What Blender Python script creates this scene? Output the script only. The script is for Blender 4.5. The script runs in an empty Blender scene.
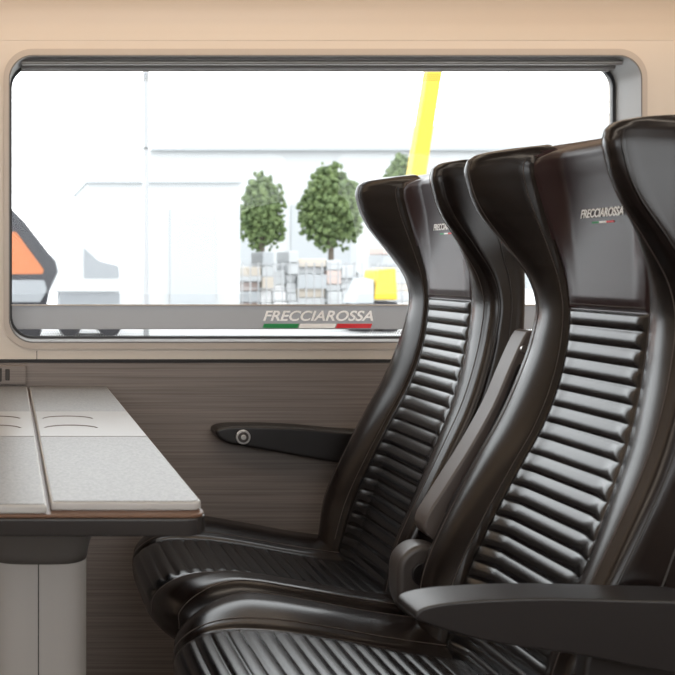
import bpy, bmesh, math, random
import numpy as np
from mathutils import Vector, Matrix
random.seed(3)
S = bpy.context.scene
COL = S.collection
try:
    S.view_settings.view_transform = 'Standard'
    S.view_settings.look = 'None'
except Exception as e:
    print(e)

# ------------------------------------------------------------------ helpers
def mat(name, col, rough=0.5, metal=0.0, spec=0.5, noise=None, bump=None, coat=0.0, emit=None):
    m = bpy.data.materials.new(name); m.use_nodes = True
    nt = m.node_tree; b = nt.nodes['Principled BSDF']
    b.inputs['Base Color'].default_value = (*col, 1)
    b.inputs['Roughness'].default_value = rough
    b.inputs['Metallic'].default_value = metal
    b.inputs['Specular IOR Level'].default_value = spec
    b.inputs['Coat Weight'].default_value = coat
    tc = nt.nodes.new('ShaderNodeTexCoord')
    if noise:  # (scale xyz, col2, detail)
        mp = nt.nodes.new('ShaderNodeMapping'); mp.inputs['Scale'].default_value = noise[0]
        n = nt.nodes.new('ShaderNodeTexNoise'); n.inputs['Scale'].default_value = 1
        n.inputs['Detail'].default_value = noise[2]
        r = nt.nodes.new('ShaderNodeValToRGB')
        r.color_ramp.elements[0].position = .35; r.color_ramp.elements[1].position = .65
        r.color_ramp.elements[0].color = (*col, 1); r.color_ramp.elements[1].color = (*noise[1], 1)
        nt.links.new(tc.outputs['Object'], mp.inputs[0]); nt.links.new(mp.outputs[0], n.inputs[0])
        nt.links.new(n.outputs[0], r.inputs[0]); nt.links.new(r.outputs[0], b.inputs['Base Color'])
    if bump:   # (scale, strength, distance)
        n2 = nt.nodes.new('ShaderNodeTexNoise'); n2.inputs['Scale'].default_value = bump[0]
        n2.inputs['Detail'].default_value = 3
        bp = nt.nodes.new('ShaderNodeBump'); bp.inputs['Strength'].default_value = bump[1]
        bp.inputs['Distance'].default_value = bump[2]
        nt.links.new(tc.outputs['Object'], n2.inputs[0]); nt.links.new(n2.outputs[0], bp.inputs['Height'])
        nt.links.new(bp.outputs[0], b.inputs['Normal'])
    return m

def link(o, parent=None, m=None):
    COL.objects.link(o)
    if parent is not None: o.parent = parent
    if m is not None:
        o.data.materials.clear(); o.data.materials.append(m)
    return o

def empty(name, loc=(0,0,0)):
    e = bpy.data.objects.new(name, None); e.location = loc; e.empty_display_size = .1
    COL.objects.link(e); return e

def meshobj(name, v, f, m, parent=None, smooth=True):
    me = bpy.data.meshes.new(name); me.from_pydata([tuple(p) for p in v], [], f); me.update()
    bm = bmesh.new(); bm.from_mesh(me); bmesh.ops.recalc_face_normals(bm, faces=bm.faces)
    bm.to_mesh(me); bm.free()
    if smooth:
        for p in me.polygons: p.use_smooth = True
    o = bpy.data.objects.new(name, me)
    return link(o, parent, m)

def bevel(o, w, seg=3):
    b = o.modifiers.new('bevel', 'BEVEL'); b.width = w; b.segments = seg; b.limit_method = 'ANGLE'
    b.angle_limit = math.radians(40)
    for p in o.data.polygons: p.use_smooth = True
    o.modifiers.new('wn', 'WEIGHTED_NORMAL')
    return o

def box(name, x0,x1,y0,y1,z0,z1, m, parent=None, bv=0.0):
    v = [(x,y,z) for x in (x0,x1) for y in (y0,y1) for z in (z0,z1)]
    f = [(0,1,3,2),(4,6,7,5),(0,4,5,1),(2,3,7,6),(0,2,6,4),(1,5,7,3)]
    o = meshobj(name, v, f, m, parent, smooth=False)
    if bv: bevel(o, bv)
    return o

def crom(pts, n=8, closed=False):
    pts = [Vector(p) for p in pts]; L = len(pts); out = []
    rng = range(L if closed else L-1)
    for i in rng:
        if closed: p0,p1,p2,p3 = pts[(i-1)%L],pts[i],pts[(i+1)%L],pts[(i+2)%L]
        else: p0,p1,p2,p3 = pts[max(i-1,0)],pts[i],pts[i+1],pts[min(i+2,L-1)]
        for k in range(n):
            t = k/n
            out.append(.5*((2*p1)+(p2-p0)*t+(2*p0-5*p1+4*p2-p3)*t*t+(3*p1-p0-3*p2+p3)*t**3))
    if not closed: out.append(pts[-1])
    return out

def extr_xz(name, prof, y0, y1, m, parent=None, bv=0.0, n=6, smooth_prof=True, axis='y'):
    P = crom([(a,b,0) for a,b in prof], n, True) if smooth_prof else [Vector((a,b,0)) for a,b in prof]
    L = len(P)
    if axis == 'y': mk = lambda p,t: (p.x, t, p.y)
    elif axis == 'z': mk = lambda p,t: (p.x, p.y, t)
    else: mk = lambda p,t: (t, p.x, p.y)
    v = [mk(p,y0) for p in P] + [mk(p,y1) for p in P]
    f = [tuple(range(L)), tuple(range(2*L-1, L-1, -1))] + [(i,(i+1)%L,L+(i+1)%L,L+i) for i in range(L)]
    o = meshobj(name, v, f, m, parent, smooth=False)
    if bv: bevel(o, bv)
    return o

def tube(name, pts, r, m, parent=None, cyclic=False):
    c = bpy.data.curves.new(name, 'CURVE'); c.dimensions = '3D'; c.bevel_depth = r; c.bevel_resolution = 2
    s = c.splines.new('POLY'); s.points.add(len(pts)-1)
    for i,p in enumerate(pts): s.points[i].co = (*p, 1)
    s.use_cyclic_u = cyclic
    o = bpy.data.objects.new(name, c); link(o, parent); c.materials.append(m)
    return o

def rrect(x0,x1,z0,z1,r,n=10):
    out = []
    for cx,cz,a0 in ((x1-r,z1-r,0),(x0+r,z1-r,90),(x0+r,z0+r,180),(x1-r,z0+r,270)):
        for k in range(n+1):
            a = math.radians(a0+90*k/n); out.append((cx+r*math.cos(a), cz+r*math.sin(a)))
    return out

def plate(name, outer, holes, y0, y1, m, parent=None):
    c = bpy.data.curves.new(name, 'CURVE'); c.dimensions = '2D'; c.fill_mode = 'BOTH'
    c.extrude = abs(y1-y0)/2
    for loop in [outer]+holes:
        s = c.splines.new('POLY'); s.points.add(len(loop)-1)
        for i,p in enumerate(loop): s.points[i].co = (p[0],p[1],0,1)
        s.use_cyclic_u = True
    t = bpy.data.objects.new('tmp', c); COL.objects.link(t)
    bpy.context.view_layer.update()
    me = bpy.data.meshes.new_from_object(t.evaluated_get(bpy.context.evaluated_depsgraph_get()))
    bpy.data.objects.remove(t); bpy.data.curves.remove(c)
    ym = (y0+y1)/2
    for v in me.vertices:
        x,y,z = v.co; v.co = (x, ym - z, y)
    me.name = name
    o = bpy.data.objects.new(name, me)
    return link(o, parent, m)

def text(name, body, width, loc, rot, m, parent=None, shear=.25, offset=0.0, height=None):
    c = bpy.data.curves.new(name, 'FONT'); c.body = body; c.align_x = 'CENTER'; c.align_y = 'CENTER'
    c.shear = shear; c.offset = offset; c.extrude = .01
    o = bpy.data.objects.new(name, c); link(o, parent); c.materials.append(m)
    bpy.context.view_layer.update()
    sx = width/o.dimensions.x
    sy = height/o.dimensions.y if height else sx
    o.scale = (sx, sy, .03); o.location = loc; o.rotation_euler = rot
    return o

def hermite(tbl):
    xs = np.array([t[0] for t in tbl]); ys = np.array([t[1:] for t in tbl], float)
    d = np.gradient(ys, xs, axis=0)
    def f(x):
        x = min(max(x, xs[0]), xs[-1]); i = min(int(np.searchsorted(xs, x, 'right')-1), len(xs)-2)
        h = xs[i+1]-xs[i]; t = (x-xs[i])/h
        return ((2*t**3-3*t*t+1)*ys[i] + (t**3-2*t*t+t)*h*d[i] + (-2*t**3+3*t*t)*ys[i+1] + (t**3-t*t)*h*d[i+1])
    return f
def ss(t): t = min(max(t,0.),1.); return t*t*(3-2*t)

def thin_print(name, c_dif, c_trl, fac):
    """ink printed on the window glass: part opaque, part letting daylight glow through"""
    m = bpy.data.materials.new(name); m.use_nodes = True
    nt = m.node_tree; nt.nodes.clear()
    o_ = nt.nodes.new('ShaderNodeOutputMaterial'); mx = nt.nodes.new('ShaderNodeMixShader'); mx.inputs[0].default_value = fac
    df = nt.nodes.new('ShaderNodeBsdfDiffuse'); df.inputs[0].default_value = (*c_dif,1)
    tl = nt.nodes.new('ShaderNodeBsdfTranslucent'); tl.inputs[0].default_value = (*c_trl,1)
    nt.links.new(df.outputs[0], mx.inputs[1]); nt.links.new(tl.outputs[0], mx.inputs[2]); nt.links.new(mx.outputs[0], o_.inputs[0])
    return m

# ------------------------------------------------------------------ materials
M_leather = mat('leather_brown_black', (.0065,.0038,.0032), .26, bump=(420,.07,.001))
M_insert  = mat('leather_black_ribbed', (.003,.003,.004), .25, spec=.7, bump=(420,.06,.001))
M_headpad = mat('leather_headrest', (.020,.007,.009), .32, bump=(420,.08,.001))
M_shell   = mat('seat_shell_plastic', (.009,.007,.007), .42)
M_stitch  = mat('stitch_thread', (.06,.045,.038), .7)
M_armr    = mat('armrest_black', (.010,.008,.008), .38, bump=(300,.1,.001))
M_armgrey = mat('armrest_grey', (.085,.07,.064), .42)
M_hinge   = mat('hinge_grey', (.055,.047,.044), .35)
M_silver  = mat('silver_metal', (.6,.58,.56), .3, metal=1)
M_print   = mat('silver_print', (.9,.9,.9), .5)
M_green   = mat('flag_green', (.01,.26,.07), .5)
M_red     = mat('flag_red', (.68,.02,.03), .5)
M_white   = mat('flag_white', (.98,.98,.98), .5)
M_cream   = mat('wall_cream', (.60,.525,.45), .40)
M_trim    = mat('window_trim_taupe', (.45,.385,.33), .35)
M_reveal  = mat('window_reveal_grey', (.15,.14,.13), .4)
M_rod     = mat('blind_cassette', (.28,.265,.25), .3, metal=.4)
M_gasket  = mat('rubber_gasket', (.03,.03,.032), .5)
M_panel   = mat('lower_panel_brushed', (.140,.115,.102), .5, noise=((3,3,330),(.215,.182,.162),4))
M_dark    = mat('dark_gap', (.03,.025,.022), .6)
M_table   = mat('table_laminate', (.095,.092,.089), .38, spec=.35, noise=((260,260,260),(.175,.169,.162),3))
M_tband   = mat('table_inset', (.24,.23,.22), .30, spec=.4)
M_tlip    = mat('table_leaf_lip', (.36,.345,.33), .3)
M_groove  = mat('table_groove', (.09,.06,.045), .5)
M_wood    = mat('table_wood_edge', (.12,.06,.033), .4)
M_tedge   = mat('table_edge_black', (.02,.018,.018), .25)
M_post    = mat('table_post_beige', (.36,.335,.31), .45)
M_phead   = mat('table_post_head', (.10,.09,.082), .4)
M_carpet  = mat('floor_carpet', (.08,.07,.07), .9, noise=((80,80,80),(.12,.1,.09),4))
M_band    = thin_print('window_band_grey', (.38,.38,.385), (.15,.15,.155), .30)

# glass
M_glass = bpy.data.materials.new('window_glass'); M_glass.use_nodes = True
nt = M_glass.node_tree; nt.nodes.clear()
o_ = nt.nodes.new('ShaderNodeOutputMaterial'); mx = nt.nodes.new('ShaderNodeMixShader'); mx.inputs[0].default_value = .012
tr = nt.nodes.new('ShaderNodeBsdfTransparent'); tr.inputs[0].default_value = (.98,.985,.985,1)
gl = nt.nodes.new('ShaderNodeBsdfGlossy'); gl.inputs['Roughness'].default_value = .02
nt.links.new(tr.outputs[0], mx.inputs[1]); nt.links.new(gl.outputs[0], mx.inputs[2]); nt.links.new(mx.outputs[0], o_.inputs[0])

# ------------------------------------------------------------------ camera
F = 1062.0
cam = bpy.data.cameras.new('camera'); co = bpy.data.objects.new('camera', cam); COL.objects.link(co)
cam.sensor_width = 36; cam.lens = F/675*36; cam.clip_start = .05; cam.clip_end = 500
cam.shift_x = (337.5-7)/675; cam.shift_y = -(337.5-266)/675
cam.dof.use_dof = True; cam.dof.focus_distance = 2.1; cam.dof.aperture_fstop = 10
co.location = (0,0,1); co.rotation_euler = (math.radians(90),0,0)
S.camera = co
def PX(px, py, D): return ((px-7)*D/F, D, 1-(py-266)*D/F)

# ------------------------------------------------------------------ room
XL, XR, YW, YB = -2.4, 3.2, 2.45, -0.5
WX0,WX1,WZ0,WZ1 = .004,1.462,.823,1.486
hole = rrect(WX0,WX1,WZ0,WZ1,.055)
wall = plate('wall_window', [(XL,.785),(XR,.785),(XR,1.52),(XL,1.52)], [hole], YW, YW+.13, M_cream)
box('wall_window_lower', XL,XR, YW-.004, YW+.13, 0, .776, M_panel)
box('trim_1', XL,XR, YW+.012, YW+.128, .7762,.7848, M_dark)
prof = crom([(2.45,1.5200,0),(2.4498,1.54,0),(2.448,1.565,0),(2.44,1.60,0),(2.415,1.64,0),(2.37,1.672,0),(2.31,1.695,0),(2.2,1.71,0),(2.0,1.72,0)],8)
prof = [(p.x,p.y) for p in prof] + [(1.97,1.735),(1.97,1.80),(2.2,1.85),(2.3,2.0),(2.1,2.15),(1.6,2.2),(YB,2.2)]
outer = [(YB,2.3),(2.58,2.3),(2.58,1.5200)]
pr = prof + outer
v = [(XL,a,b) for a,b in pr]+[(XR,a,b) for a,b in pr]; n=len(pr)
f = [tuple(range(n)), tuple(range(2*n-1,n-1,-1))]+[(i,(i+1)%n,n+(i+1)%n,n+i) for i in range(n)]
ceil = meshobj('ceiling', v, f, M_cream, smooth=False)
for p in ceil.data.polygons:
    if len(p.vertices)==4 and abs(p.normal.x)<.1 and 1.96<p.center.y<2.455 and 1.51<p.center.z<1.73: p.use_smooth=True
box('floor', XL,XR,YB,2.58,-.1,0,M_carpet)
backholes = [rrect(-1.9,-.35,.85,1.6,.06), rrect(-.05,1.5,.85,1.6,.06), rrect(1.75,3.1,.85,1.6,.06)]
plate('wall_back', [(XL,0),(XR,0),(XR,2.3),(XL,2.3)], backholes, YB-.1, YB, M_cream)
box('wall_left', XL-.1,XL,YB-.1,2.58,0,2.3,M_cream)
box('wall_right', XR,XR+.1,YB-.1,2.58,0,2.3,M_cream)
box('trim_2', .068,.0695, YW-.0008, YW+.001, .785,.805, M_dark)

# ------------------------------------------------------------------ window
win = empty('window_1', ((WX0+WX1)/2, 2.55, WZ0))
def wp(o):
    o.parent = win; o.matrix_parent_inverse = Matrix.Translation(-win.location); return o
g = 2.552
t_ = plate('frame_trim', rrect(WX0-.012,WX1+.012,WZ0-.014,WZ1+.014,.066), [rrect(WX0+.001,WX1-.001,WZ0+.001,WZ1-.001,.055)], YW-.006, YW-.0003, M_trim); wp(t_)
t_ = plate('frame_reveal', rrect(WX0+.0,WX1-.0,WZ0+.0,WZ1-.0,.055), [rrect(WX0+.003,WX1-.003,WZ0+.003,WZ1-.003,.053)], YW-.0065, g+.02, M_reveal); wp(t_)
t_ = plate('gasket', rrect(WX0+.003,WX1-.003,WZ0+.003,WZ1-.003,.053), [rrect(WX0+.008,WX1-.010,WZ0+.009,WZ1-.010,.050)], g-.006, g, M_gasket); wp(t_)
wp(box('glass', WX0+.004,WX1-.004, g+.001,g+.004, WZ0+.004,WZ1-.004, M_glass))
for k,(yy,zz,rr) in enumerate([(2.475,1.474,.006),(2.505,1.4705,.007),(2.53,1.4695,.007)]):
    wp(tube(f'blind_roller_{k+1}', [(WX0+.03,yy,zz),(WX1-.03,yy,zz)], rr, [M_rod,M_reveal,M_rod][k]))
def quad(name,x0,x1,z0,z1,y,m,sh=0):
    return wp(meshobj(name,[(x0,y,z0),(x1,y,z0),(x1+sh,y,z1),(x0+sh,y,z1)],[(0,1,2,3)],m,smooth=False))
def gz(py): return 1-(py-266)*g/F
quad('lower_band', WX0+.006,WX1-.006, .848,.906, g-.0015, M_band)
wp(box('lower_band_edge', WX0+.006,WX1-.006, g-.006,g-.0016, .9045,.908, M_trim))
def frit(name, z0, rows, x0, x1, step, r):
    vs, fs = [], []
    for j in range(rows):
        x = x0 + (j%2)*step/2
        while x < x1:
            b = len(vs); zc = z0 + j*step*.8
            for k in range(6):
                a = k*math.pi/3; vs.append((x+r*math.cos(a), g-.0008, zc+r*math.sin(a)))
            fs.append(tuple(range(b,b+6))); x += step
    return wp(meshobj(name, vs, fs, M_gasket, smooth=False))
frit('frit_dots_top', 1.446, 4, WX0+.02, WX1-.02, .006, .0017)
frit('frit_dots_bottom', .834, 4, WX0+.02, WX1-.02, .006, .0023)
xc = (317-7)*g/F
tt = text('window_lettering', 'FRECCIAROSSA', .264, (xc,g-.004,gz(316.3)), (math.radians(90),0,0), mat('window_lettering_white',(1,1,1),.35,spec=.8), shear=.3, offset=.022, height=.025); wp(tt)
for k,(a,b,m) in enumerate([(262,297,M_green),(298,334,M_white),(335,370,M_red)]):
    quad(f'flag_stripe_{k+1}', (a-7)*g/F,(b-7)*g/F, gz(328),gz(323.6), g-.0045, m, .004)

so = empty('wall_socket_panel',(.0,YW,.75))
def sp(o): o.parent=so; o.matrix_parent_inverse=Matrix.Translation(-so.location); return o
sp(box('plate', -.09,.044, YW-.016,YW-.0045,.727,.772, M_panel, bv=.003))
sp(box('socket_1', -.055,-.012, YW-.019,YW-.0155,.735,.766, M_dark, bv=.003))
sp(box('socket_2', -.004,.006, YW-.019,YW-.0155,.738,.764, M_dark, bv=.002))

# ------------------------------------------------------------------ seat geometry
OX = .55
#        z     Xe    Xc    W    Xb    a
T = [(.36,.668,.705,.225,.79,.15),
     (.42,.678,.724,.232,.805,.152),
     (.50,.693,.748,.237,.835,.150),
     (.56,.718,.768,.238,.86,.146),
     (.62,.747,.788,.237,.88,.138),
     (.685,.780,.812,.233,.90,.127),
     (.75,.813,.838,.226,.915,.115),
     (.82,.840,.858,.217,.925,.106),
     (.88,.857,.868,.209,.932,.103),
     (.94,.864,.872,.205,.936,.105),
     (.98,.853,.872,.207,.936,.110),
     (1.035,.816,.870,.215,.934,.118),
     (1.09,.776,.866,.220,.928,.124),
     (1.133,.759,.860,.222,.92,.126),
     (1.164,.756,.854,.222,.91,.125),
     (1.177,.763,.853,.220,.903,.123),
     (1.185,.779,.857,.216,.895,.121),
     (1.189,.80,.864,.210,.885,.118)]
tf = hermite(T)
P_RIB = .0252; Z_TOP = .935; Z_BOT = .40
def rib(s):
    return abs(math.sin(math.pi*s))**.55
def seat_front(z, y, ribs=True):
    Xe,Xc,W,Xb,a = tf(z)
    r = min(.017, (Xb-Xe)*.35); ay = abs(y)
    y0 = a*.62; B = Xc-Xe
    x = Xc - B*ss((ay-y0)/(W-r-y0))
    if ay > a:
        q = (ay-a)/(W-r-a); x -= .008*math.sin(math.pi*min(q,1))*(1 if z<1.0 else max(0,1-(z-1)/.08))
    x += .005*math.exp(-((ay-a)/.004)**2)
    if z > Z_TOP:
        x -= .004*ss((a-ay)/.03)*ss((z-Z_TOP)/.02)
    if ribs:
        m = ss((a-.001-ay)/.020)*ss((Z_TOP-z)/.003)
        x -= .0050*m*rib((Z_TOP-z)/P_RIB)
    x += .003*math.exp(-((z-Z_TOP)/.0025)**2)*ss((a-ay)/.01)
    return x
def seat_z(z, y):
    a = tf(z)[4]; k = ss((z-1.08)/.1); ay = abs(y)
    return z - k*(.010*math.exp(-((ay-a)/.014)**2) + .008*ss((a+.02-ay)/.05))
def backrest_mesh():
    N = 46; rows = 440; V = []; zs = np.linspace(.36,1.189,rows)
    zs = list(zs[zs<1.157]) + list(np.linspace(1.157,1.189,26))
    for z in zs:
        Xe,Xc,W,Xb,a = tf(z); r = min(.017,(Xb-Xe)*.35); rb = min(.03,(Xb-Xe)*.3)
        ring = []
        for j in range(-N,N+1):
            y = (W-r)*j/N; ring.append((y, seat_front(z,y)))
        side = []
        for k in range(1,7):
            an = math.pi/2*k/6; side.append((W-r+r*math.sin(an), Xe+r-r*math.cos(an)))
        for k in range(1,7):
            t=k/7; side.append((W-.012*t, (Xe+r)*(1-t)+(Xb-rb)*t))
        for k in range(0,7):
            an = math.pi/2*k/6; side.append((W-.012-rb+rb*math.cos(an), Xb-rb+rb*math.sin(an)))
        yr = W-.012-rb
        for k in range(1,9): side.append((yr*(1-k/9), Xb+.006*(k/9)))
        ring += side + [(0,Xb+.006)] + [(-p[0],p[1]) for p in reversed(side)]
        V.append([(x-OX, y, seat_z(z,y)) for y,x in ring])
    L = len(V[0]); verts = [p for r_ in V for p in r_]; F_ = []; R = len(V)
    for i in range(R-1):
        for j in range(L):
            F_.append((i*L+j, i*L+(j+1)%L, (i+1)*L+(j+1)%L, (i+1)*L+j))
    for base in (0,(R-1)*L):
        c = len(verts); q = verts[base:base+L]
        mid = [(p[0]*.35+ (.87-OX if base else .74-OX)*.65, p[1]*.93, p[2]+(.0035 if base else -.01)) for p in q]
        verts += mid
        for j in range(L): F_.append((base+j, base+(j+1)%L, c+(j+1)%L, c+j))
        F_.append(tuple(range(c,c+L)))
    return verts, F_
bv_, bf_ = backrest_mesh()
# cushion
CP = crom([(.74,.380,0),(.69,.385,0),(.6,.398,0),(.5,.416,0),(.43,.426,0),(.36,.429,0),(.31,.422,0),(.274,.402,0),(.260,.375,0),(.267,.345,0),(.305,.325,0),(.4,.318,0),(.55,.315,0),(.70,.318,0),(.745,.335,0),(.755,.36,0)], 40, True)
def resample(P, n):
    Q = P+[P[0]]; d=[0]
    for i in range(len(P)): d.append(d[-1]+(Q[i+1]-Q[i]).length)
    out=[]
    for t in np.linspace(0,d[-1],n,endpoint=False):
        i = int(np.searchsorted(d,t,'right')-1); u=(t-d[i])/(d[i+1]-d[i]); out.append(Q[i].lerp(Q[i+1],u))
    return out, d[-1]
CPs, CLEN = resample(CP, 520)
CWD = .262
def cush_pt(i, y, ribs=True):
    n=len(CPs); p = CPs[i%n]; tg = (CPs[(i+1)%n]-CPs[i-1]).normalized(); nrm = Vector((tg.y,-tg.x,0))
    if nrm.x*(p.x-.5)+nrm.y*(p.y-.37) < 0: nrm = -nrm
    ay = abs(y); R=.034; d = 0
    if ay > CWD-R:
        q=(ay-(CWD-R))/R; d -= R*(1-math.sqrt(max(0,1-q*q)))
    top = ss((nrm.y-.05)/.5)
    d += .025*top*ss((ay-.105)/.095)*ss((p.x-.20)/.20)
    iw = .125+.008*ss((.45-p.x)/.25)
    d -= .004*top*math.exp(-((ay-iw)/.005)**2)
    s = i*CLEN/n
    if ribs: d += .0046*top*ss((iw-.002-ay)/.024)*rib(s/.0252)
    x = p.x+nrm.x*d; z = p.y+nrm.y*d
    x += .055*(ay/CWD)**4*ss((.5-x)/.2)
    return (x-OX, y, z)
cv, cf = [], []
ys = list(np.linspace(-(CWD-.034), CWD-.034, 121))
edge = [CWD-.034+.034*math.sin(math.pi/2*k/10) for k in range(1,11)]
ys = [-e for e in reversed(edge)] + ys + edge
LC = len(CPs)
for y in ys:
    for i in range(LC): cv.append(cush_pt(i,y))
for j in range(len(ys)-1):
    for i in range(LC): cf.append((j*LC+i, j*LC+(i+1)%LC, (j+1)*LC+(i+1)%LC, (j+1)*LC+i))
cf.append(tuple(range(LC))); cf.append(tuple(range((len(ys)-1)*LC, len(ys)*LC)))

def rib_region_mats(o, test):
    o.data.materials.append(M_insert); o.data.materials.append(M_headpad)
    for p in o.data.polygons: p.material_index = test(p.center)

def make_seat(name, Yc, aisle):
    e = empty(name, (OX,Yc,0))
    b = meshobj('backrest', bv_, bf_, M_leather, e)
    def tb(c):
        if c.x+OX > .90 and c.z>.5: return 0
        z=c.z; t=tf(z)
        if abs(c.y) < t[4] and c.x+OX < (t[3]-.025):
            return 1 if z < Z_TOP else 2
        return 0
    rib_region_mats(b, tb)
    cu = meshobj('seat_cushion', cv, cf, M_leather, e)
    def tc(c):
        iw = .125+.008*ss((.45-c.x-OX)/.25)
        return 1 if (abs(c.y)<iw and c.z>.375) else 0
    rib_region_mats(cu, tc)
    for sgn in (-1,1):
        pts=[]
        for z in np.linspace(.42,1.177,120):
            a=tf(z)[4]+.007; y=sgn*a; pts.append((seat_front(z,y,False)-OX-.0003, y, seat_z(z,y)))
        tube(f'stitch_inner_{sgn}', pts, .0007, M_stitch, e)
        pts=[]
        for z in np.linspace(.42,1.180,120):
            Xe,Xc,W,Xb,a=tf(z); y=sgn*(W-.022-.006); pts.append((seat_front(z,y,False)-OX-.0002, y, seat_z(z,y)))
        tube(f'stitch_outer_{sgn}', pts, .0007, M_stitch, e)
        pts=[]
        for z in np.linspace(.40,1.172,120):
            Xe,Xc,W,Xb,a=tf(z); r=min(.017,(Xb-Xe)*.35); y=sgn*(W-r+r*math.sin(1.25)); x=Xe+r-r*math.cos(1.25)
            pts.append((x-OX,y,seat_z(z,y)))
        tube(f'side_piping_{sgn}', pts, .0017, M_leather, e)
        pts=[]
        for z in np.linspace(.40,1.172,100):
            Xe,Xc,W,Xb,a=tf(z); t=.62; rb=min(.03,(Xb-Xe)*.3)
            pts.append(((Xe+.017)*(1-t)+(Xb-rb)*t-OX, sgn*(W-.012*t+.0002), seat_z(z,W)))
        tube(f'shell_join_{sgn}', pts, .0012, M_dark, e)
        for yy,nm in ((.148,'a'),(.240,'b')):
            pts=[cush_pt(i, sgn*yy, False) for i in range(15, 400) if CPs[i].y>.365 and i<380]
            pts=[(p[0],p[1],p[2]+.0003) for p in pts]
            tube(f'cushion_stitch_{nm}_{sgn}', pts, .0008, M_stitch, e)
    pts=[]
    for y in np.linspace(-.098,.098,30): pts.append((seat_front(Z_TOP+.007,y,False)-OX-.0003,y,Z_TOP+.007))
    tube('stitch_head', pts, .0006, M_stitch, e)
    text('headrest_lettering','FRECCIAROSSA',.110,(seat_front(1.078,0)-OX-.0014,-.004,1.077),(math.radians(90),0,math.radians(-90)),M_print,e,shear=.3,offset=.020,height=.0130)
    for k,m in enumerate((M_green,M_white,M_red)):
        y1=.022-k*.019; xx=seat_front(1.064,0)-OX
        box(f'headrest_flag_{k+1}', xx-.0012,xx+.002, y1-.018,y1, 1.0625,1.0652, m, e)
    extr_xz('seat_pan', [(.33-OX,.312),(.72-OX,.312),(.76-OX,.335),(.80-OX,.44),(.82-OX,.44),(.79-OX,.30),(.72-OX,.275),(.37-OX,.285)], -.205,.205, M_shell, e, bv=.008, smooth_prof=False)
    extr_xz('pedestal', [(.42-OX,.0),(.72-OX,.0),(.69-OX,.16),(.70-OX,.28),(.44-OX,.28),(.46-OX,.16)], -.13,.13, M_shell, e, bv=.012, n=4)
    if not aisle:
        y0,y1 = -.302,-.254
        dx=-.010
        bar=[(.715,.565),(.738,.535),(.775,.56),(.806,.64),(.842,.71),(.878,.79),(.905,.86),(.903,.885),(.888,.888),(.862,.835),(.832,.765),(.79,.69),(.752,.63)]
        extr_xz('raised_armrest', [(x-OX+dx,z) for x,z in bar], y0,y1, M_armgrey, e, bv=.006, n=4)
        bar2=[(.742,.585),(.762,.58),(.797,.65),(.83,.715),(.862,.79),(.872,.83),(.862,.83),(.842,.78),(.812,.715),(.776,.65)]
        extr_xz('armrest_pad', [(x-OX+dx+.008,z) for x,z in bar2], y0-.002,y0+.004, M_armr, e, bv=.002, n=4)
        hs=[(.662,.470),(.668,.505),(.695,.527),(.733,.522),(.752,.49),(.748,.44),(.73,.40),(.69,.40),(.666,.43)]
        extr_xz('armrest_hinge', [(x-OX-.002,z) for x,z in hs], y0-.002,y1+.004, M_hinge, e, bv=.010, n=4)
        bpy.ops.mesh.primitive_cylinder_add(vertices=40, radius=.020, depth=.006, location=(.702-OX,y0-.003,.480), rotation=(math.radians(90),0,0))
        c=bpy.context.object; c.name='hinge_cap'; c.parent=e; c.data.materials.append(M_armr); bevel(c,.002)
        bpy.ops.mesh.primitive_cylinder_add(vertices=24, radius=.006, depth=.006, location=(.877-OX+dx+.005,y0-.002,.860), rotation=(math.radians(90),0,0))
        c=bpy.context.object; c.name='release_button'; c.parent=e; c.data.materials.append(M_silver)
    else:
        y0,y1 = -.309,-.247
        ar=[(.458,.592),(.468,.602),(.51,.609),(.60,.613),(.70,.611),(.80,.606),(.83,.58),(.82,.53),(.786,.522),(.72,.532),(.651,.546),(.545,.562),(.486,.578),(.464,.586)]
        extr_xz('aisle_armrest', [(x-OX+.018,z) for x,z in ar], y0,y1, M_armr, e, bv=.010, n=5)
        hs=[(.70,.40),(.70,.52),(.74,.575),(.80,.575),(.84,.52),(.84,.42),(.80,.36),(.73,.36)]
        extr_xz('armrest_bracket', [(x-OX,z) for x,z in hs], -.262,-.236, M_shell, e, bv=.006, n=4)
    return e
make_seat('train_seat', 2.095, False)
make_seat('train_seat', 1.545, True)

# ------------------------------------------------------------------ wall armrest
wa = empty('wall_armrest', (.6,YW-.03,.6))
def wap(o): o.parent=wa; o.matrix_parent_inverse=Matrix.Translation(-wa.location); return o
q=2.38
def PZ(pl): return [((a-7)*q/F, 1-(b-266)*q/F) for a,b in pl]
wap(extr_xz('arm_body', PZ([(216,434),(220,428),(240,426),(290,427),(336,431),(390,436),(400,455),(390,468),(336,463),(290,455),(250,448),(226,443)]), q, YW-.0045, M_armr, bv=.008, n=5))
cx,_,cz = PX(243,437,q)
for nm,r,d,m in (('button_ring',.0165,.008,M_silver),('button',.012,.012,M_hinge),('button_core',.006,.015,M_silver)):
    bpy.ops.mesh.primitive_cylinder_add(vertices=40, radius=r, depth=d, location=(cx,q,cz), rotation=(math.radians(90),0,0))
    c=bpy.context.object; c.name=nm; c.data.materials.append(m); bevel(c,.0015); wap(c)

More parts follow.
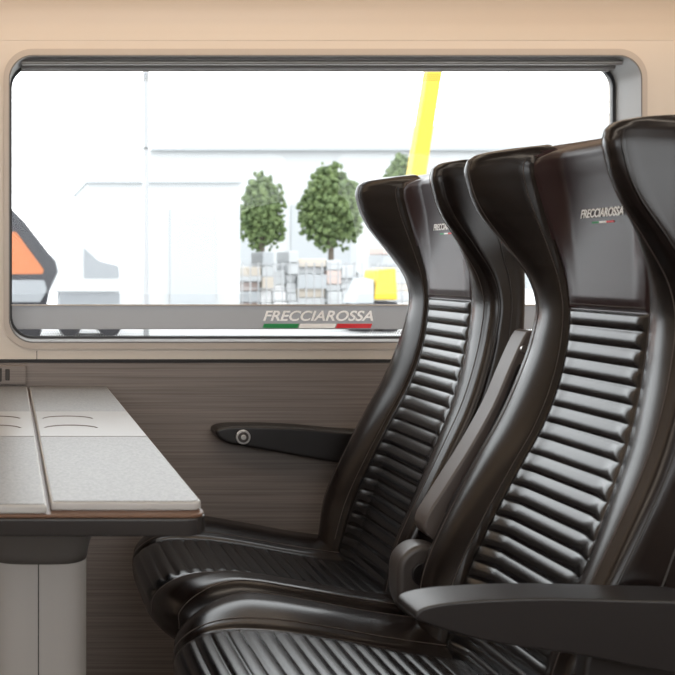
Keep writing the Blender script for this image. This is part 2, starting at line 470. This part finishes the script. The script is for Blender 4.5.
# ------------------------------------------------------------------ table
tb_ = empty('folding_table', (.048,1.83,0))
def tp(o): o.parent=tb_; o.matrix_parent_inverse=Matrix.Translation(-tb_.location); return o
def leaf(name,x0,x1,y0,y1,z0,z1,m,corner,side,bv=.0025):
    r=corner
    if side>0:
        pts=[(x0,y0)]+[(x1-r+r*math.sin(a),y0+r-r*math.cos(a)) for a in np.linspace(0,math.pi/2,9)]+[(x1,y1),(x0,y1)]
    else:
        pts=[(x1,y0),(x1,y1),(x0,y1)]+[(x0+r-r*math.cos(a),y0+r-r*math.sin(a)) for a in np.linspace(0,math.pi/2,9)]
    return tp(extr_xz(name,pts,z0,z1,m,bv=bv,smooth_prof=False,axis='z'))
TZ=.7254; TY0,TY1=1.238,2.425
leaf('leaf_1_lip',.051,.228,TY0,TY1,TZ-.011,TZ-.0008,M_tlip,.014,1)
leaf('leaf_1',.0535,.2255,TY0+.003,TY1,TZ-.004,TZ,M_table,.013,1,.0005)
leaf('leaf_2_lip',-.135,.046,TY0-.016,TY1,TZ-.011,TZ-.0008,M_tlip,.014,-1)
leaf('leaf_2',-.132,.0435,TY0-.013,TY1,TZ-.004,TZ,M_table,.013,-1,.0005)
leaf('wood_layer',-.14,.229,TY0-.018,TY1,TZ-.015,TZ-.0112,M_wood,.02,1,.001)
leaf('lower_tray',-.145,.232,TY0-.021,TY1,TZ-.036,TZ-.0152,M_tedge,.03,1)
for k,(a,b) in enumerate(((.0535,.2255),(-.13,.0435))):
    tp(box(f'inset_{k+1}',a,b,1.71,2.0,TZ-.002,TZ+.0008,M_tband,bv=.0006))
    for j,yy in enumerate((1.79,1.90)):
        cxm=a+.055 if k==0 else b-.065
        tp(tube(f'cup_recess_{k+1}_{j+1}',[(cxm+.045*math.cos(t), yy+.035*math.sin(t), TZ+.0006) for t in np.linspace(.15,math.pi-.15,24)],.0014,M_groove))
el=[(.048+.078*math.copysign(abs(math.cos(a))**.55,math.cos(a)),1.72+.10*math.copysign(abs(math.sin(a))**.55,math.sin(a))) for a in np.linspace(0,2*math.pi,64,endpoint=False)]
tp(extr_xz('post',el,0,.60,M_post,smooth_prof=False,axis='z',bv=.003))
tp(box('post_seam',.0472,.0488,1.6192,1.6215,.0,.56,M_dark))
vs,fs=[],[]
lv=[(.545,1.02),(.56,1.05),(.60,1.18),(.64,1.32),(.6895,1.45)]
for z,s in lv:
    for a in el: vs.append((.048+(a[0]-.048)*s,1.72+(a[1]-1.72)*s,z))
for i in range(len(lv)-1):
    for j in range(64): fs.append((i*64+j,i*64+(j+1)%64,(i+1)*64+(j+1)%64,(i+1)*64+j))
fs.append(tuple(range(64))); fs.append(tuple(range(256,320)))
tp(meshobj('post_head',vs,fs,M_phead))

# ------------------------------------------------------------------ outside
M_ground=mat('yard_concrete',(.5,.5,.5),.8)
M_bld=mat('building_white',(.345,.355,.36),.8)
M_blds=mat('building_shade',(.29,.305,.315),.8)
M_bld2=mat('building_grey',(.17,.18,.19),.8)
M_leaf=mat('foliage',(.038,.064,.018),.8,noise=((2.5,2.5,2.5),(.095,.135,.045),5))
M_trunk=mat('trunk',(.08,.065,.05),.8)
M_yel=mat('crane_yellow',(.46,.31,.008),.5)
M_or=mat('orange_paint',(.28,.075,.012),.6)
M_loco=mat('loco_dark',(.018,.018,.022),.6,spec=.25)
M_pole=mat('pole_grey',(.25,.255,.26),.5)
box('yard_ground',-60,140,2.9,220,-1.3,-1.0,M_ground)
def place(px,D): return (px-7)*D/F
def hz(py,D): return 1-(py-266)*D/F
def pa(e,o): o.parent=e; o.matrix_parent_inverse=Matrix.Translation(-e.location); return o
b=empty('warehouse',(place(300,90),90,-1))
D=90
pa(b,box('hall',place(150,D),place(620,D),D,D+20,-1,hz(150,D),M_bld))
pa(b,extr_xz('roof',[(place(150,D),hz(150,D)),(place(640,D),hz(150,D)),(place(640,D),hz(112,D)),(place(410,D),hz(128,D))],D-.5,D+20,M_bld,smooth_prof=False))
pa(b,box('gutter',place(150,D),place(640,D),D-.7,D-.3,hz(151,D),hz(148.5,D),M_blds))
for k in range(5):
    x=place(196+k*95,D); pa(b,box(f'door_panel_{k}',x,x+5.0,D-.15,D,-1,hz(205,D),M_blds))
b=empty('container_hall',(place(180,40),40,-1)); D=40
pa(b,box('body',place(88,D),place(240,D),D,D+8,-1,hz(183,D),M_bld)); pa(b,box('roof_edge',place(86,D),place(242,D),D-.2,D+8,hz(183,D),hz(180,D),M_blds))
pa(b,box('side_door',place(170,D),place(215,D),D-.1,D,-1,hz(210,D),M_blds))
p_=empty('catenary_pole',(place(146,20),20,-1))
pa(p_,box('mast',place(144,20),place(149,20),20,20.15,-1,6,M_pole)); pa(p_,box('arm',place(90,20),place(148,20),20,20.05,hz(149,20),hz(147.5,20),M_pole))
pa(p_,box('foot',place(140,20),place(153,20),19.9,20.25,-1.0,-.7,M_pole))
def tree(px,py,w,h,D):
    x=place(px,D); zc=hz(py,D); W=w*D/F/2; H=h*D/F/2
    e=empty('leafy_tree',(x,D,-1))
    rnd=random.Random(px)
    tb=bmesh.new(); bmesh.ops.create_icosphere(tb,subdivisions=1,radius=1)
    bv=[v.co.copy() for v in tb.verts]; bf=[[v.index for v in f.verts] for f in tb.faces]; tb.free()
    vs=[];fs=[]
    for k in range(1500):
        a=rnd.uniform(0,6.28); u=rnd.uniform(-1,1); rr=rnd.uniform(.5,1.0)*(1+.10*math.sin(3*a+u*4))
        pf=1.0-.28*max(u,0)+.10*max(-u,0)
        rad=W*rr*pf*math.sqrt(max(0,1-abs(u)**3))
        c=Vector((rad*math.cos(a),rad*math.sin(a),H*rr*u+zc+1))
        s=rnd.uniform(.05,.115)*W; o0=len(vs)
        for q_ in bv: vs.append(c+q_*s*rnd.uniform(.6,1.4))
        for q_ in bf: fs.append([i+o0 for i in q_])
    tb=bmesh.new(); bmesh.ops.create_icosphere(tb,subdivisions=3,radius=.66*W)
    o0=len(vs)
    for v_ in tb.verts: vs.append(Vector((v_.co.x,v_.co.y,v_.co.z*H/W+zc+1)))
    for f_ in tb.faces: fs.append([v_.index+o0 for v_ in f_.verts])
    tb.free()
    me=bpy.data.meshes.new('crown'); me.from_pydata([tuple(p) for p in vs],[],fs); me.update()
    link(bpy.data.objects.new('crown',me),e,M_leaf)
    extr_xz('trunk',[(.16*math.cos(t),.16*math.sin(t)) for t in np.linspace(0,2*math.pi,12,endpoint=False)],0,zc+1,M_trunk,e,smooth_prof=False,axis='z')
tree(262,212,46,76,60); tree(331,207,60,84,60); tree(404,184,44,58,75)
c_=empty('crane',(place(425,50),50,-1)); D=50
pa(c_,extr_xz('boom',[(place(409,D),hz(186,D)),(place(425,D),hz(182,D)),(place(444,D),hz(60,D)),(place(430,D),hz(60,D))],D,D+.6,M_yel,smooth_prof=False))
pa(c_,box('mast',place(408,D),place(426,D),D,D+.6,hz(300,D),hz(184,D),M_yel)); pa(c_,box('carrier',place(395,D),place(460,D),D-.5,D+1.5,-1,hz(285,D),M_yel,bv=.1))
fe=empty('yard_fence',(place(300,40),40,-1)); D=40
for k in range(28):
    xx=place(242+k*8,D); pa(fe,box(f'post_{k}',xx,xx+.04,D,D+.05,-1,hz(262,D),M_pole))
for k in range(4):
    zz=hz(264+k*12,D); pa(fe,box(f'rail_{k}',place(240,D),place(450,D),D+.051,D+.09,zz-.03,zz,M_pole))
st=empty('pallet_stacks',(place(300,43),43,-1)); rnd=random.Random(5); D=43
cols=[M_bld,M_ground,M_bld,M_bld,mat('pallet_tan',(.38,.34,.29),.8),mat('pallet_pink',(.40,.32,.29),.8),M_blds]
x=240
while x<392:
    w=rnd.uniform(10,30); top=rnd.uniform(250,274); z=-1
    while z<hz(top,D):
        hh=rnd.uniform(.2,.6); pa(st,box('crate',place(x,D),place(x+w-.6,D),D+rnd.uniform(0,.5),D+2,z,z+hh*.97,rnd.choice(cols),bv=.04)); z+=hh
    x+=w
ym=empty('yellow_loader',(place(378,32),32,-1)); D=32
pa(ym,extr_xz('body',[(place(374,D),hz(300,D)),(place(398,D),hz(300,D)),(place(396,D),hz(268,D)),(place(378,D),hz(270,D))],D,D+1.2,M_yel,smooth_prof=False,bv=.05))
pa(ym,extr_xz('shovel',[(place(354,D),hz(304,D)),(place(374,D),hz(304,D)),(place(374,D),hz(280,D)),(place(366,D),hz(278,D))],D,D+1.2,M_blds,smooth_prof=False,bv=.03))
pa(ym,box('chassis',place(358,D),place(398,D),D,D+1.2,-.8,hz(302,D),M_loco,bv=.05))
for k in (364,390):
    bpy.ops.mesh.primitive_cylinder_add(radius=.35,depth=1.3,location=(place(k,D),D+.6,-.65),rotation=(math.radians(90),0,0)); c=bpy.context.object; c.name='wheel'; c.data.materials.append(M_loco); pa(ym,c)
lo=empty('neighbouring_train',(place(10,14),14,-1)); D=14
pa(lo,extr_xz('nose',[(-3,hz(203,D)),(place(8,D),hz(205,D)),(place(25,D),hz(222,D)),(place(56,D),hz(262,D)),(place(58,D),hz(272,D)),(place(50,D),hz(290,D)),(place(30,D),-.6),(-3,-.7)],D,D+2.6,M_loco,smooth_prof=False,bv=.05))
pa(lo,extr_xz('orange_flash',[(-3,hz(230,D)),(place(16,D),hz(232,D)),(place(44,D),hz(270,D)),(place(42,D),hz(274,D)),(-3,hz(275,D))],D-.02,D+.02,M_or,smooth_prof=False))
pa(lo,extr_xz('lower_skirt',[(-3,hz(280,D)),(place(44,D),hz(280,D)),(place(47,D),hz(290,D)),(place(40,D),hz(302,D)),(-3,hz(302,D))],D-.03,D+.02,M_bld2,smooth_prof=False))
pa(lo,extr_xz('bogie',[(-3,-1),(.2,-1),(.3,-.68),(-3,-.68)],D+.3,D+2.3,M_loco,smooth_prof=False))
vn=empty('parked_van',(place(95,30),30,-1)); D=30
pa(vn,extr_xz('body',[(place(52,D),hz(292,D)),(place(120,D),hz(292,D)),(place(120,D),hz(266,D)),(place(100,D),hz(260,D)),(place(84,D),hz(240,D)),(place(54,D),hz(232,D))],D,D+1.8,M_bld,smooth_prof=False,bv=.05))
pa(vn,extr_xz('windscreen',[(place(84,D),hz(278,D)),(place(119,D),hz(278,D)),(place(118,D),hz(266,D)),(place(98,D),hz(261,D)),(place(84,D),hz(248,D))],D-.03,D,M_bld2,smooth_prof=False))
pa(vn,box('chassis',place(60,D),place(120,D),D+.1,D+1.7,-.8,hz(292,D),M_bld2))
for k in (70,110):
    bpy.ops.mesh.primitive_cylinder_add(radius=.33,depth=1.75,location=(place(k,D),D+.9,-.67),rotation=(math.radians(90),0,0)); c=bpy.context.object; c.name='wheel'; c.data.materials.append(M_loco); pa(vn,c)

# ------------------------------------------------------------------ light
w=bpy.data.worlds.new('world'); S.world=w; w.use_nodes=True
w.node_tree.nodes['Background'].inputs[0].default_value=(.95,.98,1,1); w.node_tree.nodes['Background'].inputs[1].default_value=4.6
def area(name,loc,rot,sx,sy,pw,col):
    l=bpy.data.lights.new(name,'AREA'); l.shape='RECTANGLE'; l.size=sx; l.size_y=sy; l.energy=pw; l.color=col
    o=bpy.data.objects.new(name,l); o.location=loc; o.rotation_euler=rot; COL.objects.link(o); return o
area('ceiling_lamp',(.4,.75,2.17),(0,0,0),4.6,.30,24,(1,.88,.74))
area('reading_light_strip',(.4,2.12,1.70),(0,0,0),5.0,.10,6,(1,.82,.62))
area('cove_light_strip',(.4,2.33,1.665),(math.radians(20),0,0),5.0,.03,3.2,(1,.66,.38))
